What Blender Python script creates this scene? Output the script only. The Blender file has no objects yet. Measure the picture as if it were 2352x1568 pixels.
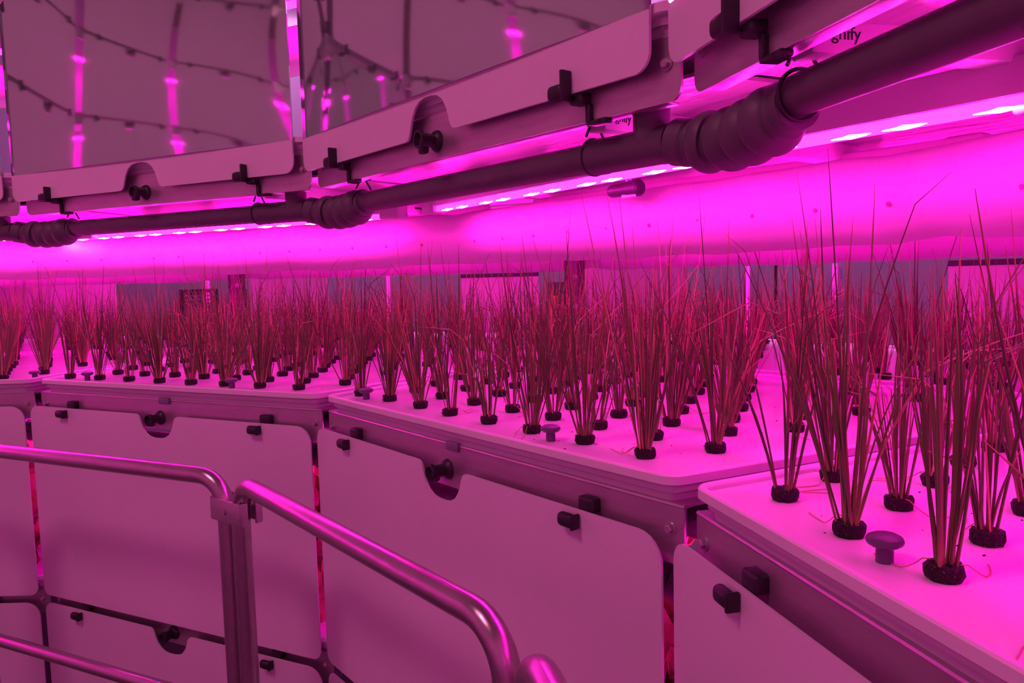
import bpy, bmesh, math, random
from math import sin, cos, tan, pi, radians, sqrt, atan2, hypot
from mathutils import Vector, Matrix

random.seed(7)
scene = bpy.context.scene
COL = scene.collection
S = 0.30                      # metres per layout unit (eye height above the tray rims)
EYE = 1.76                    # eye height above the floor, m
F_PX = 1760.0
PITCH, ROLL = 0.0837, -0.0257
A0, T = 0.6749, 2 * pi / 14   # direction of the middle tray, turn between neighbours (14 wedges make the ring)
CX, CY = -7.4050 * S, -0.3375 * S
AP, APR = 8.9052, 12.5345     # inner ring of trays: distance of front and rear edges from the ring's centre
AP2, AP2R = 12.771, 15.95     # outer ring
GAP = 0.158
TIER = 2.285                  # height from tier to tier
TH = tan(T / 2)
NAMES = {1: 'far left', 2: 'left', 3: 'middle', 4: 'right'}

# ------------------------------------------------------------------ helpers
def zm(z):                    # layout height (0 = eye) to metres above the floor
    return EYE + z * S

def ang(i):
    return A0 + (3 - i) * T

def at(i, s, a, z):
    """point in wedge i: s along the front (to the right seen from the aisle), a outwards, z height"""
    an = ang(i)
    return Vector((CX + (a * cos(an) + s * sin(an)) * S, CY + (a * sin(an) - s * cos(an)) * S, zm(z)))

def rotz(i):
    return ang(i) - pi / 2

def link(o, parent=None):
    COL.objects.link(o)
    if parent is not None:
        o.parent = parent
    return o

def tag(o, label=None, cat=None, group=None, kind=None):
    if label: o['label'] = label
    if cat: o['category'] = cat
    if group: o['group'] = group
    if kind: o['kind'] = kind
    return o

def thing(name, label, cat, loc=(0, 0, 0), rz=0.0, group=None):
    o = bpy.data.objects.new(name, None)
    o.empty_display_size = 0.05
    link(o)
    o.location = loc
    o.rotation_euler = (0, 0, rz)
    return tag(o, label, cat, group)

def part(name, me, parent, loc=(0, 0, 0), label=None):
    o = bpy.data.objects.new(name, me)
    link(o, parent)
    o.location = loc
    if label: o['label'] = label
    return o

def solo(name, me, label=None, cat=None, loc=(0, 0, 0), rz=0.0, group=None, kind=None):
    o = bpy.data.objects.new(name, me)
    link(o)
    o.location = loc
    o.rotation_euler = (0, 0, rz)
    return tag(o, label, cat, group, kind)

class MB:
    """collects shapes into one mesh; lengths in layout units unless k is given"""
    def __init__(self, k=S, o=(0, 0, 0)):
        self.bm = bmesh.new(); self.k = k; self.o = o
    def _v(self, p):
        return self.bm.verts.new([(p[j] - self.o[j]) * self.k for j in range(3)])
    def box(self, x0, x1, y0, y1, z0, z1, bev=0.0, seg=2):
        v = [self._v((x, y, z)) for z in (z0, z1) for (x, y) in ((x0, y0), (x1, y0), (x1, y1), (x0, y1))]
        fs = [self.bm.faces.new([v[j] for j in q]) for q in
              ((3, 2, 1, 0), (4, 5, 6, 7), (0, 1, 5, 4), (1, 2, 6, 5), (2, 3, 7, 6), (3, 0, 4, 7))]
        if bev > 0:
            es = list({e for f in fs for e in f.edges})
            bmesh.ops.bevel(self.bm, geom=es, offset=bev * self.k, segments=seg, affect='EDGES', profile=0.5)
        return self
    def loops(self, rings, close=True, cap0=True, cap1=True):
        """skin a list of vertex rings"""
        R = [[self._v(p) for p in r] for r in rings]
        n = len(R[0])
        for a, b in zip(R[:-1], R[1:]):
            for j in range(n if close else n - 1):
                self.bm.faces.new((a[j], a[(j + 1) % n], b[(j + 1) % n], b[j]))
        if cap0: self.bm.faces.new(list(reversed(R[0])))
        if cap1: self.bm.faces.new(R[-1])
        return R
    def tube(self, path, rad, n=12, cap=True):
        path = [Vector(p) for p in path]
        rads = rad if isinstance(rad, (list, tuple)) else [rad] * len(path)
        rings = []; up = None
        for j, p in enumerate(path):
            d = (path[min(j + 1, len(path) - 1)] - path[max(j - 1, 0)]).normalized()
            if up is None:
                up = Vector((0, 0, 1)) if abs(d.z) < 0.9 else Vector((1, 0, 0))
            x = d.cross(up)
            if x.length < 1e-6: x = d.cross(Vector((0, 1, 0)))
            x.normalize(); y = x.cross(d).normalized(); up = y
            rings.append([p + (x * cos(2 * pi * k / n) + y * sin(2 * pi * k / n)) * rads[j] for k in range(n)])
        self.loops(rings, True, cap, cap)
        return self
    def lathe(self, prof, n=20, c=(0, 0, 0), axis='z'):
        rings = []
        for r, h in prof:
            ring = []
            for k in range(n):
                a = 2 * pi * k / n
                u, w = r * cos(a), r * sin(a)
                if axis == 'z': q = (c[0] + u, c[1] + w, c[2] + h)
                elif axis == 'y': q = (c[0] + u, c[1] + h, c[2] - w)
                else: q = (c[0] + h, c[1] + u, c[2] + w)
                ring.append(q)
            rings.append(ring)
        self.loops(rings)
        return self
    def prism(self, poly, y0, y1):
        """polygon in x,z pushed from y0 to y1"""
        a = [self._v((x, y0, z)) for x, z in poly]
        b = [self._v((x, y1, z)) for x, z in poly]
        n = len(poly)
        self.bm.faces.new(a); self.bm.faces.new(list(reversed(b)))
        for j in range(n):
            self.bm.faces.new((a[j], b[j], b[(j + 1) % n], a[(j + 1) % n]))
        return self
    def slab(self, poly, z0, z1):
        a = [self._v((x, y, z0)) for x, y in poly]
        b = [self._v((x, y, z1)) for x, y in poly]
        n = len(poly)
        self.bm.faces.new(list(reversed(a))); self.bm.faces.new(b)
        for j in range(n):
            self.bm.faces.new((a[j], a[(j + 1) % n], b[(j + 1) % n], b[j]))
        return self
    def mesh(self, name, mat, smooth=True, angle=35):
        bmesh.ops.recalc_face_normals(self.bm, faces=self.bm.faces[:])
        me = bpy.data.meshes.new(name)
        self.bm.to_mesh(me); self.bm.free()
        me.materials.append(mat)
        if smooth:
            for p in me.polygons: p.use_smooth = True
            try: me.set_sharp_from_angle(angle=radians(angle))
            except Exception: pass
        return me

def fillet(poly, r, n=5):
    """round the corners of a 2-D polygon; r one radius or one per corner"""
    out = []; N = len(poly)
    for j in range(N):
        rr = r[j] if isinstance(r, (list, tuple)) else r
        p = Vector(poly[j]); a = (Vector(poly[j - 1]) - p); b = (Vector(poly[(j + 1) % N]) - p)
        if rr <= 1e-6:
            out.append(tuple(p)); continue
        la, lb = a.length, b.length; a.normalize(); b.normalize()
        half = a.angle(b) / 2
        dd = min(rr / tan(half), la * 0.49, lb * 0.49); rr = dd * tan(half)
        c = p + (a + b).normalized() * (rr / sin(half))
        p0, p1 = p + a * dd, p + b * dd
        a0 = atan2(p0.y - c.y, p0.x - c.x); a1 = atan2(p1.y - c.y, p1.x - c.x)
        da = (a1 - a0 + pi) % (2 * pi) - pi
        for k in range(n + 1):
            t = a0 + da * k / n
            out.append((c.x + rr * cos(t), c.y + rr * sin(t)))
    return out

def inset(poly, off):
    """offset a counter-clockwise convex polygon inwards"""
    N = len(poly); lines = []
    for j in range(N):
        p, q = Vector(poly[j]), Vector(poly[(j + 1) % N])
        d = (q - p).normalized(); nrm = Vector((-d.y, d.x))
        lines.append((p + nrm * off, d))
    out = []
    for j in range(N):
        (p, d), (q, e) = lines[j - 1], lines[j]
        den = d.x * e.y - d.y * e.x
        t = ((q.x - p.x) * e.y - (q.y - p.y) * e.x) / den
        out.append(tuple(p + d * t))
    return out

# ------------------------------------------------------------------ materials
def mat(name, col, rough=0.5, metal=0.0, bump=0.0, bscale=40.0, var=0.0, vscale=8.0, spec=0.5, emit=None, estr=0.0,
        trans=0.0, coat=0.0, stretch=None):
    m = bpy.data.materials.new(name); m.use_nodes = True
    nt = m.node_tree; b = nt.nodes['Principled BSDF']
    b.inputs['Base Color'].default_value = (*col, 1)
    b.inputs['Roughness'].default_value = rough
    b.inputs['Metallic'].default_value = metal
    b.inputs['Specular IOR Level'].default_value = spec
    b.inputs['Coat Weight'].default_value = coat
    if trans: b.inputs['Transmission Weight'].default_value = trans
    if emit:
        b.inputs['Emission Color'].default_value = (*emit, 1)
        b.inputs['Emission Strength'].default_value = estr
    tc = None
    def coords():
        tcn = nt.nodes.new('ShaderNodeTexCoord'); mp = nt.nodes.new('ShaderNodeMapping')
        nt.links.new(tcn.outputs['Object'], mp.inputs['Vector'])
        if stretch: mp.inputs['Scale'].default_value = stretch
        return mp
    if var or bump: tc = coords()
    if var:
        n = nt.nodes.new('ShaderNodeTexNoise'); n.inputs['Scale'].default_value = vscale; n.inputs['Detail'].default_value = 5
        nt.links.new(tc.outputs['Vector'], n.inputs['Vector'])
        r = nt.nodes.new('ShaderNodeValToRGB')
        r.color_ramp.elements[0].position = 0.3; r.color_ramp.elements[1].position = 0.7
        r.color_ramp.elements[0].color = (*[c * (1 - var) for c in col], 1)
        r.color_ramp.elements[1].color = (*[min(1, c * (1 + var * 0.6)) for c in col], 1)
        nt.links.new(n.outputs['Fac'], r.inputs['Fac']); nt.links.new(r.outputs['Color'], b.inputs['Base Color'])
    if bump:
        n2 = nt.nodes.new('ShaderNodeTexNoise'); n2.inputs['Scale'].default_value = bscale; n2.inputs['Detail'].default_value = 4
        nt.links.new(tc.outputs['Vector'], n2.inputs['Vector'])
        bp = nt.nodes.new('ShaderNodeBump'); bp.inputs['Strength'].default_value = bump; bp.inputs['Distance'].default_value = 0.01
        nt.links.new(n2.outputs['Fac'], bp.inputs['Height']); nt.links.new(bp.outputs['Normal'], b.inputs['Normal'])
    return m

LED = (1.0, 0.0025, 0.54)
M = {}
M['panel'] = mat('white_sheet', (0.80, 0.78, 0.80), 0.38, var=0.03, vscale=3, spec=0.35)
M['mirror'] = mat('polished_sheet', (0.50, 0.68, 0.56), 0.045, metal=0.85, spec=0.5)
M['tray'] = mat('white_tray_plastic', (0.82, 0.80, 0.82), 0.32, var=0.03, vscale=5)
M['board'] = mat('white_planting_board', (0.80, 0.78, 0.80), 0.09, bump=0.04, bscale=25, var=0.05, vscale=6)
M['steel'] = mat('brushed_steel', (0.50, 0.47, 0.47), 0.36, metal=0.75, bump=0.05, bscale=60, stretch=(1, 8, 8), var=0.10, vscale=10)
M['rail'] = mat('satin_rail_steel', (0.47, 0.43, 0.43), 0.29, metal=1.0, bump=0.03, bscale=90, var=0.06, vscale=30)
M['black'] = mat('black_plastic', (0.018, 0.016, 0.02), 0.45, bump=0.1, bscale=60)
M['pipe'] = mat('grey_pvc', (0.10, 0.085, 0.10), 0.40, bump=0.04, bscale=20, var=0.12, vscale=14)
M['rubber'] = mat('dark_grey_rubber', (0.11, 0.095, 0.11), 0.5, bump=0.08, bscale=30)
M['knob'] = mat('grey_plastic_knob', (0.10, 0.075, 0.12), 0.38)
M['duct'] = mat('white_duct_film', (0.62, 0.58, 0.62), 0.42, bump=0.5, bscale=6, spec=0.35, stretch=(1, 1, 1.6))
M['hole'] = mat('duct_hole', (0.30, 0.10, 0.30), 0.7)
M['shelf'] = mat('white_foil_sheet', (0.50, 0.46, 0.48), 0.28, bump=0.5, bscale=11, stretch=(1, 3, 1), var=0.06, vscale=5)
M['led_body'] = mat('white_painted_aluminium', (0.66, 0.62, 0.64), 0.35, spec=0.4)
M['lens'] = mat('clear_led_lens', (0.5, 0.1, 0.4), 0.2, emit=LED, estr=50.0)
M['chip'] = mat('led_chip', (1, 1, 1), 0.3, emit=(1.0, 0.12, 0.95), estr=60.0)
M['label'] = mat('white_label', (0.82, 0.80, 0.82), 0.5)
M['ink'] = mat('black_ink', (0.01, 0.01, 0.012), 0.6)
M['wall'] = mat('grey_wall_panel', (0.30, 0.27, 0.32), 0.22, var=0.03, vscale=2)
M['slit'] = mat('painted_slit_reflection', (0.6, 0.2, 0.5), 0.4, emit=LED, estr=1.3)  # glow painted in for lit rack slots mirrored in the wall
M['dark'] = mat('dark_metal', (0.035, 0.03, 0.04), 0.5)
M['floor'] = mat('grey_floor', (0.16, 0.15, 0.16), 0.5, var=0.1, vscale=2)
M['tab'] = mat('blue_grey_tab', (0.20, 0.18, 0.26), 0.4)
M['orange'] = mat('orange_panel', (0.6, 0.2, 0.04), 0.5)

def peat():
    m = mat('dark_peat', (0.02, 0.014, 0.012), 0.9, bump=0.9, bscale=220)
    nt = m.node_tree; b = nt.nodes['Principled BSDF']
    tc = nt.nodes.new('ShaderNodeTexCoord'); v = nt.nodes.new('ShaderNodeTexVoronoi'); v.inputs['Scale'].default_value = 230
    nt.links.new(tc.outputs['Object'], v.inputs['Vector'])
    r = nt.nodes.new('ShaderNodeValToRGB')
    r.color_ramp.elements[0].position = 0.0; r.color_ramp.elements[0].color = (0.30, 0.20, 0.12, 1)
    r.color_ramp.elements[1].position = 0.22; r.color_ramp.elements[1].color = (0.016, 0.011, 0.010, 1)
    nt.links.new(v.outputs['Distance'], r.inputs['Fac']); nt.links.new(r.outputs['Color'], b.inputs['Base Color'])
    return m
M['peat'] = peat()

def leafmat(name, green, straw):
    """green blades whose tips and oldest blades are straw coloured (attribute 'dry')"""
    m = bpy.data.materials.new(name); m.use_nodes = True
    nt = m.node_tree; b = nt.nodes['Principled BSDF']
    at_ = nt.nodes.new('ShaderNodeAttribute'); at_.attribute_name = 'dry'
    oi = nt.nodes.new('ShaderNodeObjectInfo')
    hs = nt.nodes.new('ShaderNodeMix'); hs.data_type = 'RGBA'
    hs.inputs['A'].default_value = (*[c * 0.75 for c in green], 1); hs.inputs['B'].default_value = (*[c * 1.25 for c in green], 1)
    nt.links.new(oi.outputs['Random'], hs.inputs['Factor'])
    mx = nt.nodes.new('ShaderNodeMix'); mx.data_type = 'RGBA'
    nt.links.new(at_.outputs['Fac'], mx.inputs['Factor'])
    nt.links.new(hs.outputs['Result'], mx.inputs['A']); mx.inputs['B'].default_value = (*straw, 1)
    nt.links.new(mx.outputs['Result'], b.inputs['Base Color'])
    b.inputs['Roughness'].default_value = 0.4; b.inputs['Specular IOR Level'].default_value = 0.35
    return m
M['chive'] = leafmat('chive_blades', (0.095, 0.15, 0.035), (0.58, 0.37, 0.18))
M['post'] = mat('dull_post_steel', (0.17, 0.13, 0.14), 0.42, metal=0.5, var=0.08, vscale=12)
M['lettuce'] = leafmat('leafy_greens', (0.42, 0.45, 0.12), (0.6, 0.45, 0.3))

CACHE = {}
def cached(key, fn):
    if key not in CACHE: CACHE[key] = fn()
    return CACHE[key]

# ------------------------------------------------------------------ camera
cam = bpy.data.objects.new('camera', bpy.data.cameras.new('camera'))
COL.objects.link(cam)
cam.data.sensor_width = 36.0; cam.data.sensor_fit = 'HORIZONTAL'
cam.data.lens = F_PX / 2352.0 * 36.0
cam.data.clip_start = 0.02
cp, sp = cos(PITCH), sin(PITCH)
Fv = Vector((0, cp, -sp)); R0 = Vector((1, 0, 0)); U0 = Vector((0, sp, cp))
Rv = R0 * cos(ROLL) + U0 * sin(ROLL); Uv = -R0 * sin(ROLL) + U0 * cos(ROLL)
mw = Matrix(((Rv.x, Uv.x, -Fv.x, 0), (Rv.y, Uv.y, -Fv.y, 0), (Rv.z, Uv.z, -Fv.z, EYE), (0, 0, 0, 1)))
cam.matrix_world = mw
scene.camera = cam

def ray_px(x, y):
    return (Rv * ((x - 1176) / F_PX) + Uv * ((784 - y) / F_PX) + Fv)

# ------------------------------------------------------------------ setting
b = MB(1.0)
b.slab([(CX + 9.5 * cos(2 * pi * k / 48), CY + 9.5 * sin(2 * pi * k / 48)) for k in range(48)], -0.08, 0.0)
solo('floor', b.mesh('floor', M['floor'], False), kind='structure')
WALL_A = 20.2
def wall_mesh():
    b = MB()
    h = WALL_A * TH - 0.03
    b.box(-h, h, 0, 0.25, 0.0, 17.0, 0.01)
    return b.mesh('wall', M['wall'], False)
for i in range(0, 6):
    solo('wall_%s' % ('farthest_left', 'far_left', 'left', 'middle', 'right', 'far_right')[i],
         cached('wall', wall_mesh), loc=at(i, 0, WALL_A, -EYE / S), rz=rotz(i), kind='structure')

# ------------------------------------------------------------------ growing trays (rim + planting board + lift knobs)
def tray_outline(a0, a1, off=0.0):
    h0, h1 = a0 * TH - GAP / 2, a1 * TH - GAP / 2
    return inset([(-h0, a0), (h0, a0), (h1, a1), (-h1, a1)], off)

def tray_rim(a0, a1):
    o = (0, (a0 + a1) / 2, -1.0)
    b = MB(o=o)
    prof = [(0.045, -1.10), (0.045, -1.012), (0.036, -1.002), (0.008, -1.0), (0.0, -1.008), (-0.002, -1.050), (0.010, -1.060),
            (0.060, -1.064), (0.066, -1.075), (0.064, -1.110), (0.072, -1.116), (0.085, -1.20)]
    rings = []
    for off, z in prof:
        poly = fillet(tray_outline(a0, a1, off), max(0.11 - off, 0.03), 5)
        rings.append([(x, y, z) for x, y in poly])
    b.loops(rings, True, False, True)
    return b.mesh('rim', M['tray'], True, 40)

def tray_board(a0, a1):
    b = MB(o=(0, (a0 + a1) / 2, -1.0))
    b.slab(fillet(tray_outline(a0, a1, 0.046), 0.07, 4), -1.075, -1.030)
    return b.mesh('planting_board', M['board'], False)

def knob_mesh():
    b = MB(0.001)
    b.lathe([(0, -1), (9.0, -1), (9.0, 12), (8.4, 14), (8.8, 16), (14, 17.5), (18.2, 20.5), (19.0, 23.5), (17.5, 27), (13, 29.6), (6, 30.8), (0, 31)], 24)
    return b.mesh('lift_knob', M['knob'])

TRAY_LABELS = {
    (1, 0): 'pale growing tray cut off by the left picture edge, full of chives',
    (2, 0): 'pale growing tray of chives between the cut-off left tray and the middle tray',
    (3, 0): 'wide pale growing tray of chives in the middle of the picture',
    (4, 0): 'pale growing tray of chives nearest the camera, at the right picture edge',
    (1, 1): 'back-row growing tray behind the cut-off left tray, mostly hidden by chives',
    (2, 1): 'back-row growing tray behind the left-hand tray, mostly hidden by chives',
    (3, 1): 'back-row growing tray behind the middle tray, past a thin double white edge',
    (4, 1): 'back-row growing tray behind the right-hand tray, mostly hidden by chives',
}
def grow_tray(i, ring, tier, label, group=None):
    a0, a1 = ((AP, APR), (AP2, AP2R))[ring]
    t = thing('grow_tray', label, 'tray', at(i, 0, (a0 + a1) / 2, -1.0 + tier * TIER), rotz(i), group)
    part('rim', cached(('rim', ring), lambda: tray_rim(a0, a1)), t)
    part('planting_board', cached(('board', ring), lambda: tray_board(a0, a1)), t, label='glossy white planting board')
    if ring == 0 and tier == 0:
        for s in {3: (-1.62, 0.80), 2: (-1.45, 0.72), 4: (-0.93,), 1: (1.9,)}.get(i, ()):
            part('lift_knob', cached('knob', knob_mesh), t, (s * S, (AP + 0.23 - (a0 + a1) / 2) * S, -0.030 * S), 'grey mushroom shaped knob')
    return t

for i in (1, 2, 3, 4):
    grow_tray(i, 0, 0, TRAY_LABELS[(i, 0)])
    grow_tray(i, 1, 0, TRAY_LABELS[(i, 1)])
for i in (0, 5):
    for r in (0, 1):
        grow_tray(i, r, 0, 'growing tray of the same tier beyond the picture edge', 'growing trays beyond the picture edges')
for i in range(0, 6):
    grow_tray(i, 0, 1, 'growing tray of the tier above, only a white rim behind the upper panel notch', 'growing trays of the tier above')
    grow_tray(i, 0, -1, 'growing tray of the tier below, glimpsed through the slot beside a white panel', 'growing trays of the tier below')

# ------------------------------------------------------------------ steel front bars with clips, knob and bolts
BEAM_A = AP + 0.055
def beam_mesh():
    b = MB(o=(0, BEAM_A, -1.31))
    x0, x1 = -2.015, 1.985
    face = fillet([(x0, -1.466), (x1, -1.466), (x1, -1.155), (x0, -1.155)], [0.07, 0.07, 0.012, 0.012], 4)
    b.prism(face, BEAM_A, BEAM_A + 0.016)
    b.box(x0, x1, BEAM_A, BEAM_A + 0.30, -1.17, -1.150, 0.006)
    b.tube([(x0, BEAM_A + 0.010, -1.162), (x1, BEAM_A + 0.010, -1.162)], 0.013, 8)
    b.box(x0 + 0.09, x1 - 0.09, BEAM_A + 0.005, BEAM_A + 0.10, -1.466, -1.452, 0.004)
    return b.mesh('beam', M['steel'], True, 30)

def clip_mesh(up):
    """bent plastic clip; the panel slides behind its tongue"""
    sg = 1 if not up else -1
    b = MB(o=(0, 0, 0))
    def bx(x0, x1, y0, y1, z0, z1, bv):
        z0, z1 = (z0, z1) if sg > 0 else (-z1, -z0)
        b.box(x0, x1, y0, y1, z0, z1, bv, 3)
    if not up:
        bx(0.000, 0.125, -0.050, 0.03, 0.002, 0.088, 0.018)       # foot on the bar
        bx(-0.088, 0.042, -0.142, -0.078, -0.088, -0.004, 0.031)  # rolled nose in front of the panel
        bx(0.030, 0.048, -0.140, -0.075, -0.090, -0.004, 0.006)   # end cheek
    else:
        bx(0.000, 0.105, -0.060, 0.03, 0.000, 0.058, 0.018)
        bx(-0.090, 0.040, -0.147, -0.078, -0.052, 0.040, 0.033)
        bx(0.026, 0.048, -0.147, -0.075, -0.115, 0.045, 0.006)
        bx(0.010, 0.040, -0.110, 0.01, 0.030, 0.040, 0.004)
    return b.mesh('clip', M['black'])

def knob_on_beam():
    b = MB(o=(0, 0, 0))
    b.lathe([(0, 0.01), (0.075, 0.0), (0.066, -0.02), (0.045, -0.035), (0.045, -0.12), (0.058, -0.125), (0.062, -0.155), (0.045, -0.16), (0.034, -0.13), (0, -0.12)], 20, axis='y')
    b.box(-0.105, -0.02, -0.10, -0.045, -0.085, 0.01, 0.022, 3)
    return b.mesh('locking_knob', M['black'])

def hexbolt():
    b = MB(o=(0, 0, 0))
    b.lathe([(0, 0.0), (0.036, 0.0), (0.036, -0.006), (0.034, -0.008)], 16, axis='y')
    b.lathe([(0, -0.006), (0.024, -0.006), (0.024, -0.026), (0.018, -0.030), (0, -0.030)], 6, axis='y')
    return b.mesh('bolt', M['steel'])

def edgeclip():
    b = MB(o=(0, 0, 0))
    b.box(-0.022, 0.012, -0.028, 0.004, -0.02, 0.075, 0.006)
    b.box(-0.022, 0.075, -0.026, 0.06, -0.036, -0.014, 0.008)
    b.box(0.05, 0.12, -0.02, 0.04, -0.040, -0.010, 0.010)
    return b.mesh('edge_clip', M['black'])

def tab_mesh():
    b = MB(o=(0, 0, 0)); b.box(-0.075, 0.075, -0.022, 0.012, -0.035, 0.030, 0.010)
    return b.mesh('tab', M['tab'])

def front_beam(i, tier, label, group=None, full=True):
    t = thing('cross_bar', label, 'steel bar', at(i, 0, BEAM_A, -1.31 + tier * TIER), rotz(i), group)
    part('beam', cached('beam', beam_mesh), t)
    def put(name, key, fn, s, z, dy=0.0, lab=None):
        part(name, cached(key, fn), t, (s * S, dy * S, (z + 1.31) * S), lab)
    up = tier >= 1
    for s in (-1.50, 1.28):
        put('clip', ('clip', up), lambda: clip_mesh(up), s, -1.318, -0.012, 'black plastic clip')
    put('locking_knob', 'lknob', knob_on_beam, -0.11, -1.345, 0.0, 'black plastic knob')
    if full:
        for s in (-1.93, 1.90):
            put('bolt', 'bolt', hexbolt, s, -1.285)
        if tier == 0:
            put('tab', 'tab', tab_mesh, -0.03, -1.165, 0.0, 'small blue-grey tab')
        if tier == 1:
            for s in (-1.40, 1.385):
                put('edge_clip', 'eclip', edgeclip, s, -1.452, 0.0, 'black edge clip')
    return t

BL = {1: 'cut off by the left picture edge', 2: 'of the left-hand tray', 3: 'of the middle tray', 4: 'of the tray nearest the camera'}
for i in (1, 2, 3, 4):
    front_beam(i, 0, 'steel front bar %s, just above a white panel' % BL[i])
UL = {1: 'steel front bar overhead, cut off by the left picture edge', 2: 'steel front bar overhead, left of two long ones, above the dark pipe',
      3: 'steel front bar overhead, long and rising above the middle tray', 4: 'steel front bar at the top right, with a red glint on it'}
for i in (1, 2, 3, 4):
    front_beam(i, 1, UL[i])
LL = {1: 'steel bar low at the left picture edge behind the rail post', 2: 'steel bar between the two stacked white panels behind the rail posts',
      3: 'steel bar at the bottom edge under the middle white panel'}
for i in (1, 2, 3):
    front_beam(i, -1, LL[i])

# ------------------------------------------------------------------ white front panels below the trays
PX0, PX1, PC = -2.105, 1.905, -0.075
PZ0, PZ1 = -3.500, -1.305
PAN_A = AP - 0.028
def notch(z, sgn, k=1.0):
    """rounded cut-out, going in +x along an edge at height z; sgn +1 cuts upwards"""
    pts = [(-0.315, 0), (-0.285, 0.004), (-0.262, 0.018), (-0.246, 0.045), (-0.230, 0.09), (-0.205, 0.145), (-0.165, 0.192), (-0.11, 0.222), (-0.045, 0.234)]
    pts = pts + [(-x, y) for x, y in reversed(pts)]
    return [(PC + x, z + sgn * y * k) for x, y in pts]

def panel_mesh(x0=PX0, x1=PX1):
    b = MB(o=(0, PAN_A, PZ0))
    poly = [(x0, PZ0), (x1, PZ0), (x1, PZ1), (x0, PZ1)]
    f = fillet(poly, [0.09, 0.09, 0.16, 0.12], 6)
    # counter-clockwise: bottom-left, bottom-right, top-right, top-left; insert the notch on the top edge
    k = 21
    nt = list(reversed(notch(PZ1, -1)))
    f = f[:k] + nt + f[k:]
    b.prism(f, PAN_A, PAN_A + 0.016)
    return b.mesh('panel', M['panel'], True, 30)

PL = {(1, 0): 'white front panel cut off by the left picture edge, under the far left tray',
      (2, 0): 'whole white front panel behind the paired rail posts, upper of two stacked',
      (3, 0): 'large white front panel in the middle with a black clip either side of its notch',
      (4, 0): 'white front panel at the bottom right, nearest the camera, with one black clip',
      (1, -1): 'low white front panel in the bottom left corner behind the rail post',
      (2, -1): 'low white front panel with a notch, under the whole panel behind the rail posts',
      (3, -1): 'low white front panel, a corner peeping in right of the paired rail posts'}
for (i, tier), lab in PL.items():
    o = solo('front_panel', cached('panel', panel_mesh), lab, 'panel', at(i, 0, PAN_A, PZ0 + tier * TIER), rotz(i))

# ------------------------------------------------------------------ upper panels: polished sheet with a white lower band
UZ0, UZB, UZ1 = -1.320, -1.035, 0.86
UX1 = 1.865
def upper_sheet():
    b = MB(o=(0, PAN_A, UZ0))
    nx, nz = 40, 24
    rows = []
    for j in range(nz + 1):
        z = UZB + (UZ1 - UZB) * j / nz
        r = 0.16
        dx = 0.0 if z < UZ1 - r else r - sqrt(max(0.0, r * r - (z - UZ1 + r) ** 2))
        row = []
        for k in range(nx + 1):
            x = PX0 + dx + (UX1 - PX0 - 2 * dx) * k / nx
            u = 2 * k / nx - 1; w = (z - UZB) / (UZ1 - UZB)
            bow = BOW * (1 - u * u) * sin(pi * min(1, 0.15 + 0.85 * w)) ** 0.8
            row.append((x, PAN_A - bow, z))
        rows.append(row)
    bm = b.bm
    V = [[b._v(p) for p in r] for r in rows]
    W = [[b._v((p[0], p[1] + 0.014, p[2])) for p in r] for r in rows]
    for j in range(nz):
        for k in range(nx):
            bm.faces.new((V[j][k], V[j][k + 1], V[j + 1][k + 1], V[j + 1][k]))
            bm.faces.new((W[j][k], W[j + 1][k], W[j + 1][k + 1], W[j][k + 1]))
    for k in range(nx):
        bm.faces.new((V[0][k], W[0][k], W[0][k + 1], V[0][k + 1]))
        bm.faces.new((V[nz][k], V[nz][k + 1], W[nz][k + 1], W[nz][k]))
    for j in range(nz):
        bm.faces.new((V[j][0], V[j + 1][0], W[j + 1][0], W[j][0]))
        bm.faces.new((V[j][nx], W[j][nx], W[j + 1][nx], V[j + 1][nx]))
    return b.mesh('polished_sheet', M['mirror'], True, 60)
BOW = 0.045

def upper_band():
    b = MB(o=(0, PAN_A, UZ0))
    poly = [(PX0, UZ0), (UX1, UZ0), (UX1, UZB), (PX0, UZB)]
    f = fillet(poly, [0.10, 0.10, 0.0, 0.0], 7)
    nt = notch(UZ0, 1, 1.1)
    f = f[:8] + nt + f[8:]
    b.prism(f, PAN_A - 0.004, PAN_A + 0.014)
    return b.mesh('white_band', M['panel'], True, 30)

UPL = {1: 'upper front panel, a sliver at the left picture edge beside a pink slot',
       2: 'upper front panel on the left with curved dark reflections and a white lower band',
       3: 'long upper front panel rising to the right, white band notched at its lower edge',
       4: 'upper front panel at the top right corner, only a pale corner of it showing'}
for i in (1, 2, 3, 4):
    t = thing('upper_panel', UPL[i], 'panel', at(i, 0, PAN_A, UZ0 + TIER), rotz(i))
    part('polished_sheet', cached('usheet', upper_sheet), t, label='glossy reflecting sheet')
    part('white_band', cached('uband', upper_band), t, label='matt white lower band with a rounded notch')

# the far side of the ring, seen only as reflections in the upper panels
for i in range(0, 14):
    for tier in (-1, 0, 1, 2, 3, 4, 5):
        if (1 <= i <= 4 and tier < 3) or (i in (0, 5) and tier == 1): continue
        solo('front_panel', cached('panel2', lambda: panel_mesh(-1.99, 1.79)), 'white front panel across the aisle, seen only as a reflection in the upper panels', 'panel',
             at(i, 0, PAN_A, PZ0 + tier * TIER), rotz(i), 'panels across the aisle')
        if not (i in (0, 5) and tier == 1) and tier < 5 and not (1 <= i <= 4):
            front_beam(i, tier, 'steel bar across the aisle, seen only as a reflection in the upper panels', 'bars across the aisle', False)

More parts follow.
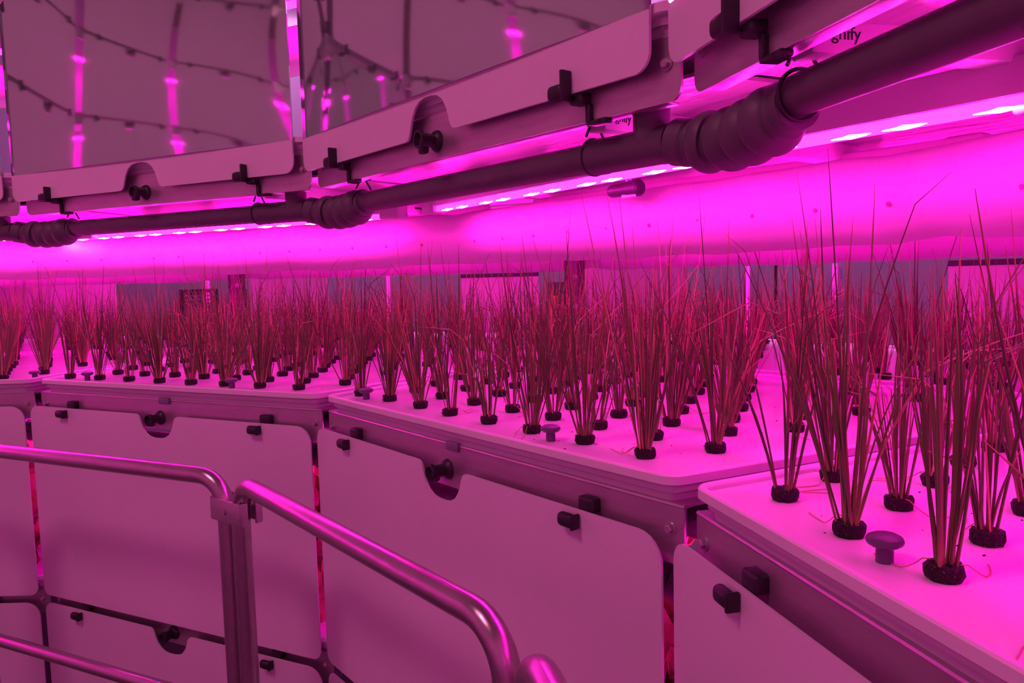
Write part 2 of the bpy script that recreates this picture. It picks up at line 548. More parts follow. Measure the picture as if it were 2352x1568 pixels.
def reflector_mesh():  # added sheet that catches the LED glow to turn reflected slots pink
    b = MB(o=(0, 10.9, -EYE / S)); h = 10.9 * TH - 0.01
    b.box(-h, h, 10.9, 10.93, -EYE / S, 7.6, 0.0)
    return b.mesh('slot_reflector', M['tray'], False)
for i in range(6, 14):
    solo('slot_reflector', cached('reflector_mesh', reflector_mesh), 'added pale sheet across the aisle, catching pink light for the reflected slots', 'sheet', at(i, 0, 10.9, -EYE / S), rotz(i),
         'added reflector sheets across the aisle')
for i in (1, 2, 3, 4):
    for tier in (2, 3):
        front_beam(i, tier, 'steel bar of a higher tier, above the picture', 'bars above the picture', False)

# ------------------------------------------------------------------ shelf undersides (white foil faced sheets between the beams)
def shelf_mesh(a0, a1, nm):
    b = MB(o=(0, (a0 + a1) / 2, -1.34))
    h0, h1 = a0 * TH - 0.05, a1 * TH - 0.05
    b.slab([(-h0, a0), (h0, a0), (h1, a1), (-h1, a1)], -1.345, -1.325)
    return b.mesh('shelf_sheet', M['shelf'], False)
SHL = {1: 'far left', 2: 'left', 3: 'middle', 4: 'right'}
for i in range(0, 6):
    for ring, (a0, a1) in enumerate(((AP + 0.16, APR), (AP2, AP2R))):
        for tier in (0, 1):
            if i in (2, 3, 4) and tier == 1 and ring == 0:
                lab, g = 'crinkled white sheet under the shelf above the %s tray of chives' % SHL[i], None
            else:
                lab, g = 'crinkled white sheet under a shelf, mostly hidden behind ducts or panels', 'sheets under the shelves'
            solo('shelf_sheet', cached(('shelf', ring), lambda: shelf_mesh(a0, a1, ring)), lab, 'sheet',
                 at(i, 0, (a0 + a1) / 2, -1.34 + tier * TIER), rotz(i), g)

# ------------------------------------------------------------------ drain pipe under the upper tier, with flexible couplings and cable ties
PA, PZ = 9.13, 0.658
def vloc(side, s, a):
    """wedge coordinates to the frame of the joint between two wedges (x right, y outwards from the ring's centre)"""
    h = T / 2 * (1 if side < 0 else -1)
    return (s * cos(h) - a * sin(h), s * sin(h) + a * cos(h))
def vpoint(i, a, z):
    """point on the joint between wedge i and i+1"""
    an = ang(i) - T / 2; r = a / cos(T / 2)
    return Vector((CX + r * cos(an) * S, CY + r * sin(an) * S, zm(z)))
def vrot(i):
    return ang(i) - T / 2 - pi / 2

def pipe_tube():
    b = MB(o=(0, PA, PZ))
    b.tube([(-1.62, PA, PZ), (1.30, PA, PZ)], 0.085, 24)
    return b.mesh('tube', M['pipe'])
def pipe_tee():
    b = MB(o=(0, PA, PZ))
    b.lathe([(0.084, 1.20), (0.100, 1.21), (0.101, 1.32), (0.098, 1.34), (0.098, 1.72), (0.101, 1.74), (0.101, 1.80), (0.0, 1.80)], 24, (0, PA, PZ), 'x')
    b.tube([(1.655, PA, PZ), (1.655, PA, PZ + 0.25)], 0.097, 24)
    b.tube([(1.655, PA, PZ + 0.22), (1.655, PA, PZ + 0.285)], 0.112, 24)
    return b.mesh('tee', M['pipe'])
def coupling_mesh():
    r0 = PA / cos(T / 2)
    pts, rad = [], []
    A = Vector((*vloc(-1, 1.79, PA), PZ)); B = Vector((*vloc(1, -1.43, PA), PZ)); V = Vector((0, r0, PZ))
    prof = []
    L1 = (V - A).length; L2 = (B - V).length; tot = L1 + L2
    N = 84
    for j in range(N + 1):
        t = j / N
        d = t * tot
        # rounded corner path
        def pos(dd):
            return A.lerp(V, dd / L1) if dd < L1 else V.lerp(B, (dd - L1) / L2)
        p = (pos(max(0, d - 0.12)) + pos(d) * 2 + pos(min(tot, d + 0.12))) / 4
        p = p + Vector((0, 0, -0.045 * sin(pi * t)))
        if t < 0.12: r = 0.118
        elif t < 0.15: r = 0.104
        elif t < 0.17: r = 0.120
        elif t < 0.86: r = 0.104 + 0.046 * abs(sin(pi * (t - 0.17) / 0.69 * 4)) ** 0.7
        elif t < 0.90: r = 0.112
        else: r = 0.102
        pts.append(p); rad.append(r)
    b = MB(o=(0, r0, PZ)); b.tube(pts, rad, 28)
    return b.mesh('flexible_coupling', M['rubber'], True, 60)
def tie_mesh():
    b = MB(o=(0, PA, PZ))
    ring = []
    for k in range(29):
        a = -1.15 + (2 * pi - 0.5) * k / 28 + 2.1
        ring.append((0, PA + 0.098 * cos(a), PZ + 0.100 * sin(a) + 0.004))
    b.tube(ring, 0.009, 6)
    b.tube([(0, PA - 0.06, PZ + 0.115), (0.0, PA - 0.02, PZ + 0.19), (0, PA + 0.03, PZ + 0.19), (0, PA + 0.08, PZ + 0.11)], 0.008, 6)
    return b.mesh('strap', M['black'])
def tie_head():
    b = MB(o=(0, PA, PZ)); b.box(-0.02, 0.085, PA - 0.035, PA + 0.045, PZ + 0.18, PZ + 0.212, 0.01)
    return b.mesh('holder', M['black'])
PIPE = {1: 'short dark drain pipe stub at the left picture edge', 2: 'dark drain pipe left of the centre, under the left upper panel',
        3: 'long dark drain pipe across the middle, with a tee under the upper bar', 4: 'thick dark drain pipe running up to the top right corner'}
for i in (0, 1, 2, 3, 4):
    t = thing('drain_pipe', PIPE.get(i, 'dark drain pipe out of the picture on the left'), 'pipe', at(i, 0, PA, PZ + (0.035 if i == 4 else 0)), rotz(i))
    part('tube', cached('ptube', pipe_tube), t)
    part('tee', cached('ptee', pipe_tee), t)
for i in (0, 1, 2, 3, 4):
    t = thing('drain_pipe', 'dark drain pipe of the tier below, glimpsed in the slots under the steel bars', 'pipe', at(i, 0, PA, PZ - TIER), rotz(i), 'drain pipes of the tier below')
    part('tube', cached('ptube', pipe_tube), t)
    part('tee', cached('ptee', pipe_tee), t)
for i in (0, 1, 2, 3):
    solo('flexible_coupling', cached('coupl', coupling_mesh), 'ribbed pipe coupling of the tier below, a dark patch in a slot', 'pipe coupling', vpoint(i, PA, PZ - TIER), vrot(i),
         'pipe couplings of the tier below')
for i, lab in ((0, 'ribbed pipe coupling out of the picture on the left'), (1, 'ribbed flexible pipe coupling at the far left, smallest of three'),
               (2, 'ribbed flexible pipe coupling left of the LED row, below the slot between upper panels'),
               (3, 'large ribbed flexible pipe coupling at the upper right, nearest the camera')):
    solo('flexible_coupling', cached('coupl', coupling_mesh), lab, 'pipe coupling', vpoint(i, PA, PZ), vrot(i))
for i, s, lab in ((2, -1.50, 'cable tie round the dark pipe right of the smallest coupling'), (2, 1.20, 'cable tie round the dark pipe left of its tee, under the left panel'),
                  (3, -1.52, 'cable tie round the dark pipe right of the middle coupling'), (3, 1.23, 'cable tie round the long dark pipe left of its tee'),
                  (4, -1.44, 'cable tie round the thick pipe right of the largest coupling')):
    t = thing('cable_tie', lab, 'cable tie', at(i, s, PA, PZ + (0.03 if i == 4 else 0)), rotz(i))
    part('strap', cached('tie', tie_mesh), t)
    part('holder', cached('tieh', tie_head), t)

# ------------------------------------------------------------------ LED bars
def led_housing(bl):
    b = MB(); b.box(-bl, bl, -0.07, 0.07, 0.045, 0.205, 0.012)
    return b.mesh('housing', M['led_body'], True, 40)
def led_lens(bl):
    b = MB(); b.box(-bl + 0.06, bl - 0.06, -0.05, 0.05, 0.0, 0.050, 0.012)
    return b.mesh('lens', M['lens'])
def led_cap():
    b = MB(); b.box(-0.14, 0.12, -0.085, 0.085, -0.012, 0.215, 0.03, 3)
    return b.mesh('end_cap', M['led_body'])
def led_chip():
    b = MB(); b.lathe([(0, -0.115), (0.005, -0.10), (0.010, -0.035), (0.015, 0.0), (0.012, 0.04), (0.009, 0.08), (0, 0.12)], 10, axis='x')
    return b.mesh('led_chip', M['chip'])
def led_plug():
    b = MB(); b.box(-0.06, 0.10, -0.10, 0.10, -0.02, 0.34, 0.03, 3); b.tube([(0.1, 0, 0.2), (0.35, 0.05, 0.25), (0.7, 0.2, 0.3)], 0.03, 8)
    return b.mesh('connector', M['black'])
def led_cord():
    b = MB()
    b.tube([(-0.12, 0, 0.14), (-0.3, 0.02, 0.15), (-0.5, 0.03, 0.17)], 0.025, 8)
    b.tube([(-0.12, 0, 0.07), (-0.3, 0.03, 0.06), (-0.46, 0.02, 0.08)], 0.012, 6)
    return b.mesh('cord', M['black'])
def led_bar(i, s, a, z, rot, label, group=None, detail=False, bl=2.2):
    t = thing('led_bar', label, 'grow light', at(i, s, a, z), rotz(i) - radians(rot), group)
    part('housing', cached(('lh', bl), lambda: led_housing(bl)), t)
    ln = part('lens', cached(('ll', bl), lambda: led_lens(bl)), t, label='glowing pink lens strip')
    for sx in (-1, 1):
        c = part('end_cap', cached('lc', led_cap), t, (sx * (bl + 0.01) * S, 0, 0))
    if detail:
        for k in range(8):
            for dx in (0.0, 0.27):
                x = -bl + 0.30 + 0.68 * k + dx
                if x < bl - 0.1:
                    part('led_chip', cached('lchip', led_chip), ln, (x * S, -0.036 * S, 0.002 * S))
        part('cord', cached('lcord', led_cord), t, (-bl * S, 0, 0), 'black cord')
    return t
led_bar(1, -0.62, 10.13, 0.63, 1, 'lit LED grow bar at the left picture edge, below the pipe coupling', detail=True, bl=2.70)
led_bar(2, -0.62, 10.13, 0.625, 1, 'lit LED grow bar seen as a thin bright line under the left pipe', detail=True, bl=2.70)
tb = led_bar(3, 0.75, 9.895, 0.645, 5, 'long lit LED grow bar with bright white-pink spots, above the middle tray', detail=True, bl=2.70)
part('connector', cached('lplug', led_plug), tb, ((2.70 + 0.02) * S, 0, -0.02 * S), 'black connector block')
led_bar(4, 0.95, 10.13, 0.63, 1, 'lit LED grow bar out of the picture on the right', bl=2.2)
HB = 'lit LED grow bar hidden behind ducts or shelves'
for i in range(0, 6):
    if i in (0, 5):
        led_bar(i, 0, 10.13, 0.63, 1, HB, 'hidden LED bars')
    led_bar(i, 0, 11.75, 0.66, 1, HB, 'hidden LED bars')
    led_bar(i, 0, 14.35, 0.66, 1, HB, 'hidden LED bars')
    for tier in (-1, 1):
        led_bar(i, 0, 10.13, 0.63 + tier * TIER, 1, HB, 'hidden LED bars')
for i in range(6, 14):
    for tier in (-1, 0, 1, 2):
        led_bar(i, 0, 10.0, 0.63 + tier * TIER, 1, 'lit LED grow bar across the aisle, behind the reflected panels', 'LED bars across the aisle')

# radial wireways with the lamp maker's name on their side
def wireway():
    b = MB(o=(0, 9.12, 0.80)); b.box(-0.07, 0.07, 9.11, 12.3, 0.80, 0.955, 0.008)
    return b.mesh('casing', M['label'])
def text_mesh(body, size):
    cu = bpy.data.curves.new('txt', 'FONT'); cu.body = body; cu.size = size; cu.extrude = 0.0004; cu.resolution_u = 3
    o = bpy.data.objects.new('txt', cu); COL.objects.link(o)
    dg = bpy.context.evaluated_depsgraph_get()
    me = bpy.data.meshes.new_from_object(o.evaluated_get(dg))
    bpy.data.objects.remove(o); me.materials.clear(); me.materials.append(M['ink'])
    return me
TXT = text_mesh('ignify', 0.021)
def ring_s():
    b = MB(0.001)
    b.lathe([(5.8, 0), (7.0, 0), (7.0, 0.5), (5.8, 0.5)], 24)
    return b.mesh('logo_ring', M['ink'])
TS = text_mesh('s', 0.015)
for i, s in ((2, 1.36), (3, 1.27), (4, -1.40)):
    t = thing('wireway', 'white casing with the lamp lettering, %s' % {2: 'behind the left pipe tee', 3: 'left of the middle pipe tee', 4: 'above the thick pipe at the top right'}[i],
              'light casing', at(i, s, 9.12, 0.80 if i < 4 else 0.825), rotz(i))
    part('casing', cached('ww', wireway), t)
    x = 0.0715 * S
    for me, dy, dz, nm in ((TXT, 0.055, 0.052, 'lettering'), (TS, 0.024, 0.058, 'logo_letter')):
        l = part(nm, me, t, (x, dy * S, dz * S), 'dark lettering'); l.rotation_euler = (pi / 2, 0, pi / 2)
    l = part('logo_ring', cached('lring', ring_s), t, (x, 0.037 * S, 0.075 * S)); l.rotation_euler = (pi / 2, 0, pi / 2)

# small black sensor on a bracket under the shelf, behind the LED bar
def pod():
    b = MB(); b.lathe([(0, -0.20), (0.05, -0.20), (0.062, -0.17), (0.062, 0.02), (0.075, 0.03), (0.078, 0.17), (0.06, 0.19), (0, 0.19)], 18, axis='x')
    return b.mesh('housing', M['dark'])
def pod_br():
    b = MB(); b.box(0.02, 0.05, -0.03, 0.03, -0.01, 0.36, 0.006); b.box(-0.02, 0.16, -0.045, -0.03, -0.09, -0.05, 0.006)
    return b.mesh('bracket', M['steel'])
t = thing('sensor', 'small dark cylindrical sensor on a bracket just below the LED bar', 'sensor', at(3, 0.36, 10.33, 0.635), rotz(3))
part('housing', pod(), t).scale = (0.8, 0.8, 0.8); part('bracket', pod_br(), t).scale = (0.8, 0.8, 0.8)

# ------------------------------------------------------------------ inflated air ducts
def duct_mesh(a, z, r, seed, holes=False):
    rnd = random.Random(seed)
    pts, rad = [], []
    for i in range(0, 6):
        h = a * TH
        n = 16
        for k in range(n):
            s = -h + 2 * h * k / n
            p = at(i, s, a, z)
            e = min(k, n - k) / n * 2 * h            # distance to the nearest joint
            rr = r * (1 - 0.055 * math.exp(-(e / 0.10) ** 2)) * (1 + rnd.uniform(-0.010, 0.010))
            pts.append(Vector(p) + Vector((0, 0, rnd.uniform(-0.004, 0.004) - 0.004 * sin(pi * k / n)))); rad.append(rr * S)
    b = MB(1.0); b.tube(pts, rad, 36)
    return b.mesh('sleeve', M['duct'], True, 80)
def hole_disc():
    b = MB(0.001); b.lathe([(0, 0), (4.6, 0), (4.2, 0.6), (0, 0.6)], 14)
    return b.mesh('air_hole', M['hole'], False)
def duct_holes(t, a, z, r):
    th = radians(-12)
    for i in (1, 2, 3, 4):
        for k in range(10):
            s = -2.1 + 0.45 * k + 0.1 * i
            an = ang(i); n = Vector((-cos(an) * cos(th), -sin(an) * cos(th), sin(th)))
            o = part('air_hole', cached('hole', hole_disc), t, at(i, s, a, z) + n * (r * S + 0.0004))
            o.rotation_euler = n.to_track_quat('Z', 'Y').to_euler()
t = thing('air_duct', 'big round white air duct glowing pink, running right across above the chives', 'air duct', (0, 0, 0))
part('sleeve', duct_mesh(10.75, 0.42, 0.272, 3), t)
duct_holes(t, 10.75, 0.42, 0.272)
t = thing('air_duct', 'second air duct farther back, a narrow pink strip just below the big one', 'air duct', (0, 0, 0))
part('sleeve', duct_mesh(13.35, 0.36, 0.29, 5), t)
t = thing('air_duct', 'air duct of the tier above, glimpsed through slots between upper panels', 'air duct', (0, 0, 0))
part('sleeve', duct_mesh(10.75, 0.42 + TIER, 0.272, 8), t)

# ------------------------------------------------------------------ posts at the joints between the trays
def post_mesh():
    b = MB(o=(0, 12.95 / cos(T / 2), -EYE / S)); c = 12.95 / cos(T / 2)
    b.box(-0.085, 0.085, c - 0.09, c + 0.09, -EYE / S, 3.2, 0.018, 3)
    return b.mesh('tube', M['post'])
def post_angle():
    b = MB(o=(0, 12.95 / cos(T / 2), -EYE / S)); c = 12.95 / cos(T / 2)
    b.box(-0.150, -0.090, c - 0.05, c + 0.06, -EYE / S, 3.2, 0.006)
    return b.mesh('angle_strip', M['dark'])
for i, lab in ((0, 'steel post out of the picture on the left'), (1, 'steel square post rising from the chives left of the centre'), (2, 'steel square post in the middle, behind the dense chives'),
               (3, 'steel post out of the picture on the right')):
    t = thing('steel_post', lab, 'post', vpoint(i, 12.95, -EYE / S), vrot(i))
    part('tube', cached('post', post_mesh), t)
    part('angle_strip', cached('posta', post_angle), t, label='dark strip along the post')
    for dz in (-0.02, -0.40):
        o = part('bolt', cached('bolt', hexbolt), t, (0.045 * S, -0.09 * S, (dz + EYE / S) * S))

# ------------------------------------------------------------------ hand rails
RA, RZ, RR = 8.03, -1.575, 0.071
def rail_frame():
    b = MB(o=(0, RA, -EYE / S))
    h = RA * TH - 0.110; z0 = -EYE / S; r = 0.27
    path = [(-h, RA, z0)]
    path.append((-h, RA, RZ - r))
    for k in range(1, 9):
        a = pi / 2 * k / 8; path.append((-h + r - r * cos(a), RA, RZ - r + r * sin(a)))
    for k in range(0, 9):
        a = pi / 2 * k / 8; path.append((h - r + r * sin(a), RA, RZ - r + r * cos(a)))
    path.append((h, RA, z0))
    b.tube(path, RR, 24)
    return b.mesh('tube_frame', M['rail'])
def rail_mid():
    b = MB(o=(0, RA, -EYE / S)); h = RA * TH - 0.110
    b.tube([(-h + 0.04, RA, -3.56), (h - 0.04, RA, -3.56)], 0.060, 20)
    return b.mesh('mid_rail', M['rail'])
RL = {1: 'steel guard rail mostly beyond the left picture edge', 2: 'polished steel guard rail at the left, with a lower middle rail',
      3: 'polished steel guard rail sloping down through the middle of the picture', 4: 'steel guard rail whose rounded end just shows at the bottom edge',
      0: 'steel guard rail out of the picture'}
for i in (1, 2, 3, 4):
    t = thing('guard_rail', RL[i], 'railing', at(i, 0, RA, -EYE / S), rotz(i))
    part('tube_frame', cached('rail', rail_frame), t)
    part('mid_rail', cached('railm', rail_mid), t)
def clamp_plate(dy):
    b = MB(o=(0, RA / cos(T / 2), -1.82)); c = RA / cos(T / 2)
    b.box(-0.215, 0.215, c + dy - 0.012, c + dy + 0.012, -1.915, -1.725, 0.012)
    for sx in (-1, 1):
        b.box(sx * 0.215 - 0.012, sx * 0.215 + 0.012, min(c + dy, c + dy * 0.35), max(c + dy, c + dy * 0.35), -1.915, -1.725, 0.010)
    return b.mesh('plate', M['steel'])
def clamp_bolt():
    b = MB(); b.lathe([(0, 0), (0.026, 0), (0.026, -0.012), (0, -0.012)], 6, axis='y')
    b.lathe([(0, 0.0), (0.014, 0.0), (0.014, 0.20), (0, 0.20)], 10, axis='y')
    return b.mesh('bolt', M['steel'])
for i, lab in ((1, 'steel clamp joining two rail posts beyond the left picture edge'), (2, 'steel clamp plate with one bolt joining the paired rail posts')):
    t = thing('rail_clamp', lab, 'clamp', vpoint(i, RA, -1.82), vrot(i))
    part('plate', cached('clampf', lambda: clamp_plate(-0.095)), t)
    part('plate', cached('clampb', lambda: clamp_plate(0.095)), t)
    part('bolt', cached('clampbolt', clamp_bolt), t, (0, -0.108 * S, 0))

# ------------------------------------------------------------------ beyond the outer trays: polished cladding, outer wall with painted reflections and vents
M['clad'] = mat('glossy_white_sheet', (0.58, 0.54, 0.57), 0.12, spec=0.6)
def clad(s0, s1, top, nm):
    b = MB(o=((s0 + s1) / 2, 16.2, -EYE / S)); b.box(s0, s1, 16.2, 16.22, -EYE / S, top, 0.003)
    return b.mesh('sheet', M['clad'], False)
def clad_trim(s0, s1, top):
    b = MB(o=((s0 + s1) / 2, 16.2, -EYE / S)); b.box(s0, s1, 16.17, 16.24, top, top + 0.07, 0.01)
    return b.mesh('top_trim', M['dark'], False)
for i, s0, s1, top, lab in ((1, -3.6, -0.712, 0.95, 'glossy outer sheet at the far left, behind hazy chives'),
                            (1, 2.06, 3.66, 0.95, 'glossy outer sheet right of the left steel post, behind the chives'),
                            (2, -0.586, 1.0, 0.01, 'narrow glossy outer sheet with a dark top edge, left of the middle post'),
                            (2, 1.857, 3.66, 0.95, 'glossy outer sheet right of the middle post, behind the chives'),
                            (3, 0.31, 3.6, 0.0, 'glossy outer sheet with a dark top edge, at the right picture edge')):
    t = thing('cladding_sheet', lab, 'wall sheet', at(i, (s0 + s1) / 2, 16.2, -EYE / S), rotz(i))
    part('sheet', clad(s0, s1, top, 0), t)
    part('top_trim', clad_trim(s0, s1, top), t, label='dark top edge')
def slit_reflection():  # glowing strip in place of a rack slot's reflection, no lamp there
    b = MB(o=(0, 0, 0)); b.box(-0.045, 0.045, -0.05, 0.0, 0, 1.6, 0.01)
    return b.mesh('wall_light', M['slit'], False)  # painted reflection strip, not a lamp
for i, s, z, lab in ((1, -0.367, -1.45, 'thin vertical pink reflection on the grey wall above the louvred vent'), (1, 4.28, -1.45, 'thin vertical pink reflection on the grey wall between the two posts'),
                     (2, 4.05, -1.5, 'thin vertical pink reflection on the grey wall, left one right of the middle post'), (3, -3.307, -1.5, 'short pink reflection on the grey wall, nearest the right picture edge')):
    solo('wall_light', cached('slit', slit_reflection), lab, 'light', at(i, s, WALL_A - 0.02, z), rotz(i))  # stand-ins for rack slots mirrored in the wall, not lamps
def vent_frame(w, h):
    b = MB(); t = 0.06
    b.box(-w, w, -0.10, 0, 0, t, 0.01); b.box(-w, w, -0.10, 0, h - t, h, 0.01)
    b.box(-w, -w + t, -0.10, 0, t, h - t, 0.01); b.box(w - t, w, -0.10, 0, t, h - t, 0.01)
    return b.mesh('frame', M['dark'], False)
def vent_slats(w, h, n):
    b = MB()
    for k in range(n):
        z = 0.08 + (h - 0.16) * k / (n - 1)
        b.box(-w + 0.05, w - 0.05, -0.09, -0.02, z - 0.012, z + 0.02, 0.004)
    b.box(-w + 0.05, w - 0.05, -0.018, -0.008, 0.05, h - 0.05)
    return b.mesh('louvre', M['tab'], False)
t = thing('louvred_vent', 'dark louvred vent on the grey wall, left of the first steel post', 'vent', at(1, -0.6, WALL_A - 0.01, -0.95), rotz(1))
part('frame', vent_frame(0.49, 0.85), t); part('louvre', vent_slats(0.43, 0.85, 8), t)
t = thing('wall_cabinet', 'dark cabinet on the grey wall, just left of the first steel post', 'cabinet', at(1, 0.42, WALL_A - 0.01, -1.3), rotz(1))
b = MB(); b.box(-0.2, 0.2, -0.14, 0, 0, 1.18, 0.02); part('body', b.mesh('body', M['dark']), t)
b = MB(); b.box(-0.17, 0.17, -0.155, -0.142, 0.05, 1.12, 0.006); part('door', b.mesh('door', M['dark']), t)
t = thing('wall_cabinet', 'dark cabinet with an orange patch, just left of the middle steel post', 'cabinet', at(2, -0.16, WALL_A - 0.01, -1.3), rotz(2))
b = MB(); b.box(-0.27, 0.27, -0.2, 0, 0, 1.16, 0.02); part('body', b.mesh('body', M['dark']), t)
b = MB(); b.box(-0.23, 0.23, -0.22, -0.205, 0.05, 1.10, 0.006); part('door', b.mesh('door', M['dark']), t)
b = MB(); b.box(-0.16, 0.02, -0.235, -0.222, 0.55, 0.85, 0.004); part('patch', b.mesh('patch', M['orange']), t, label='orange patch')

# ------------------------------------------------------------------ chives
def blade_set(seed, n, spread, hgt, sides=4, seg=8, r0=0.0019, drybias=0.12):
    """a clump of round blades; metres; origin on the planting board, plug centred at 0"""
    rnd = random.Random(seed); vs, fs, dry = [], [], []
    for q in range(n):
        az = rnd.uniform(0, 2 * pi)
        rb = 0.0125 * sqrt(rnd.random())
        L = hgt * min(1.30, max(0.28, rnd.gauss(0.80, 0.25)))
        tilt = spread * (0.15 + 0.85 * rb / 0.0125) * rnd.uniform(0.3, 1.7)
        az2 = az + rnd.gauss(0, 0.35)
        curve = rnd.gauss(0.10, 0.26) * spread * 2.6
        kink = None
        u = rnd.random()
        if u < 0.16: kink = (rnd.uniform(0.45, 0.85), rnd.uniform(0.5, 1.5))
        sway = rnd.uniform(-0.5, 0.5)
        old = rnd.random() < drybias
        rad = r0 * rnd.uniform(0.65, 1.15) * (0.7 if old else 1.0)
        tipdry = rnd.random() < 0.5; tone = rnd.choice((0.0, 0.0, 0.05, 0.12, 0.25))
        p = Vector((rb * cos(az), rb * sin(az), 0.010)); th = tilt; ph = az2
        base = len(vs)
        for j in range(seg + 1):
            t = j / seg
            d = Vector((sin(th) * cos(ph), sin(th) * sin(ph), cos(th)))
            x = d.cross(Vector((-sin(ph), cos(ph), 0))).normalized(); y = x.cross(d)
            r = rad * (1 - t) ** 0.55 + 0.00025 if t > 0.55 else rad * (0.85 + 0.27 * t)
            for k in range(sides):
                a = 2 * pi * k / sides
                vs.append(p + (x * cos(a) + y * sin(a)) * r)
                dry.append(min(1.0, (0.75 if old else tone) + (max(0, (t - 0.72) / 0.28) * 0.9 if tipdry else 0) + (max(0, 0.15 - t) * 2.5)))
            p = p + d * (L / seg)
            th += curve / seg + (kink[1] / 1.6 if kink and abs(t - kink[0]) < 0.6 / seg else 0)
            ph += sway / seg
        for j in range(seg):
            for k in range(sides):
                a, c = base + j * sides + k, base + j * sides + (k + 1) % sides
                fs.append((a, c, c + sides, a + sides))
    return vs, fs, dry

def blades_mesh(name, vs, fs, dry, m=None):
    me = bpy.data.meshes.new(name); me.from_pydata(vs, [], fs)
    at_ = me.attributes.new('dry', 'FLOAT', 'POINT'); at_.data.foreach_set('value', dry)
    me.polygons.foreach_set('use_smooth', [True] * len(me.polygons))
    me.materials.append(m or M['chive'])
    return me

KINDS = [  # count, spread, height, look
    (25, 0.24, 0.32, 'bushy dark'), (20, 0.28, 0.30, 'spreading'), (11, 0.22, 0.28, 'thin'), (30, 0.21, 0.33, 'thick tall'),
    (17, 0.18, 0.27, 'upright'), (22, 0.32, 0.29, 'wide'), (11, 0.27, 0.26, 'sparse'), (19, 0.25, 0.34, 'long bladed'),
    (15, 0.20, 0.22, 'short'), (23, 0.26, 0.28, 'full')]
VAR = []
for k, (n, sp, h, look) in enumerate(KINDS):
    for v in range(2):
        VAR.append((blades_mesh('blades', *blade_set(100 + k * 7 + v, n, sp, h)), k))

def plug_mesh(seed, n=18, lo=False):
    rnd = random.Random(seed); b = MB(0.001); rings = []
    for r, z in ((17.0, 0), (19.0, 5), (19.3, 12), (18.4, 15.5), (13, 16.5), (6, 15.0)):
        ring = []
        for k in range(n):
            a = 2 * pi * k / n
            oct_ = 1.0 / max(abs(cos(a % (pi / 4) - pi / 8)) / cos(pi / 8), 0.5) * 0.94
            rr = r * (oct_ ** 0.6) * (1 + (0 if lo else rnd.uniform(-0.07, 0.07)))
            ring.append((rr * cos(a), rr * sin(a), z + (0 if lo else rnd.uniform(-1.3, 1.3) * (z > 1))))
        rings.append(ring)
    b.loops(rings, True, False, True)
    return b.mesh('peat_plug', M['peat'], True, 25)
PLUGS = [plug_mesh(k) for k in range(5)]
def root_mesh(seed):
    rnd = random.Random(seed); b = MB(1.0)
    for q in range(2):
        a = rnd.uniform(0, 2 * pi); p = Vector((0.014 * cos(a), 0.014 * sin(a), 0.016)); path = [p]
        a += rnd.uniform(-0.6, 0.6); bend = rnd.uniform(-1.2, 1.2)
        for k in range(9):
            st = rnd.uniform(0.006, 0.010)
            z = max(0.0012, 0.016 - 0.006 * k) if k < 4 else 0.0012
            p = Vector((p.x + st * cos(a), p.y + st * sin(a), z)); a += bend / 4 + rnd.uniform(-0.2, 0.2); path.append(p)
        b.tube(path, 0.0007, 5)
    me = b.mesh('root', M['chive'])
    return me
ROOTS = [root_mesh(k) for k in range(4)]
for me in ROOTS:
    at_ = me.attributes.new('dry', 'FLOAT', 'POINT'); at_.data.foreach_set('value', [0.9] * len(me.vertices))

BOARD_Z = -1.030
def rows_for(i, ring):
    """positions of the planting holes: straight rows, every other one shifted by half a space"""
    out = []
    a0 = (AP, AP2)[ring]; nrow = (8, 7)[ring]
    shift = 0.16 if i == 4 else 0.0
    for r in range(nrow):
        off = 0.31 + 0.405 * r
        if ring == 1: off = 0.32 + 0.405 * r
        half = (a0 + off) * TH - GAP / 2 - 0.13
        row = []
        lim = 1.95 if ring == 0 else 2.9
        for k in range(-9, 8):
            s = (1.49 if r % 2 == 0 else 1.72) + shift + 0.4755 * (k - 3)
            if -min(half, lim + 0.35) <= s <= min(half, lim):
                row.append((s, a0 + off))
        out.append(row)
    return out
ORD = ['first', 'second', 'third', 'fourth', 'fifth', 'sixth', 'seventh', 'eighth', 'ninth', 'tenth', 'eleventh', 'twelfth', 'thirteenth', 'fourteenth']
def proj(p):
    d = Vector(p) - Vector((0, 0, EYE)); z = d.dot(Fv)
    if z <= 0.05: return None
    return 1176 + F_PX * d.dot(Rv) / z, 784 - F_PX * d.dot(Uv) / z, z
cands = []
for ring in (0, 1):
    for i in (0, 1, 2, 3, 4, 5):
        for r, row in enumerate(rows_for(i, ring)):
            for k, (s, a) in enumerate(row):
                p = at(i, s + random.uniform(-0.02, 0.02), a + random.uniform(-0.02, 0.02), BOARD_Z)
                q = proj(p); qt = proj(p + Vector((0, 0, 0.25)))
                if q is None or qt is None: continue
                inside = -40 < q[0] < 2400 and q[1] < 1640
                near = -160 < qt[0] < 2560 and qt[1] < 1700 and q[2] > 0.35
                if not (inside or near): continue
                if (ring, i, r) in ((0, 3, 0),) and k == 0 and s < -1.9: continue
                cands.append((q[2], ring, i, r, k, len(row), p, inside))
cands.sort(key=lambda c: c[0])
rest_v, rest_f, rest_d, rest_p = [], [], [], []
plug_n = 0
ROWN = ['front row', 'second row', 'third row', 'fourth row', 'fifth row', 'sixth row', 'seventh row', 'back row']
TRN = {0: 'tray beyond the left edge', 1: 'far left tray', 2: 'left-hand tray', 3: 'middle tray', 4: 'nearest, right-hand tray', 5: 'tray beyond the right edge'}
rnd = random.Random(21)
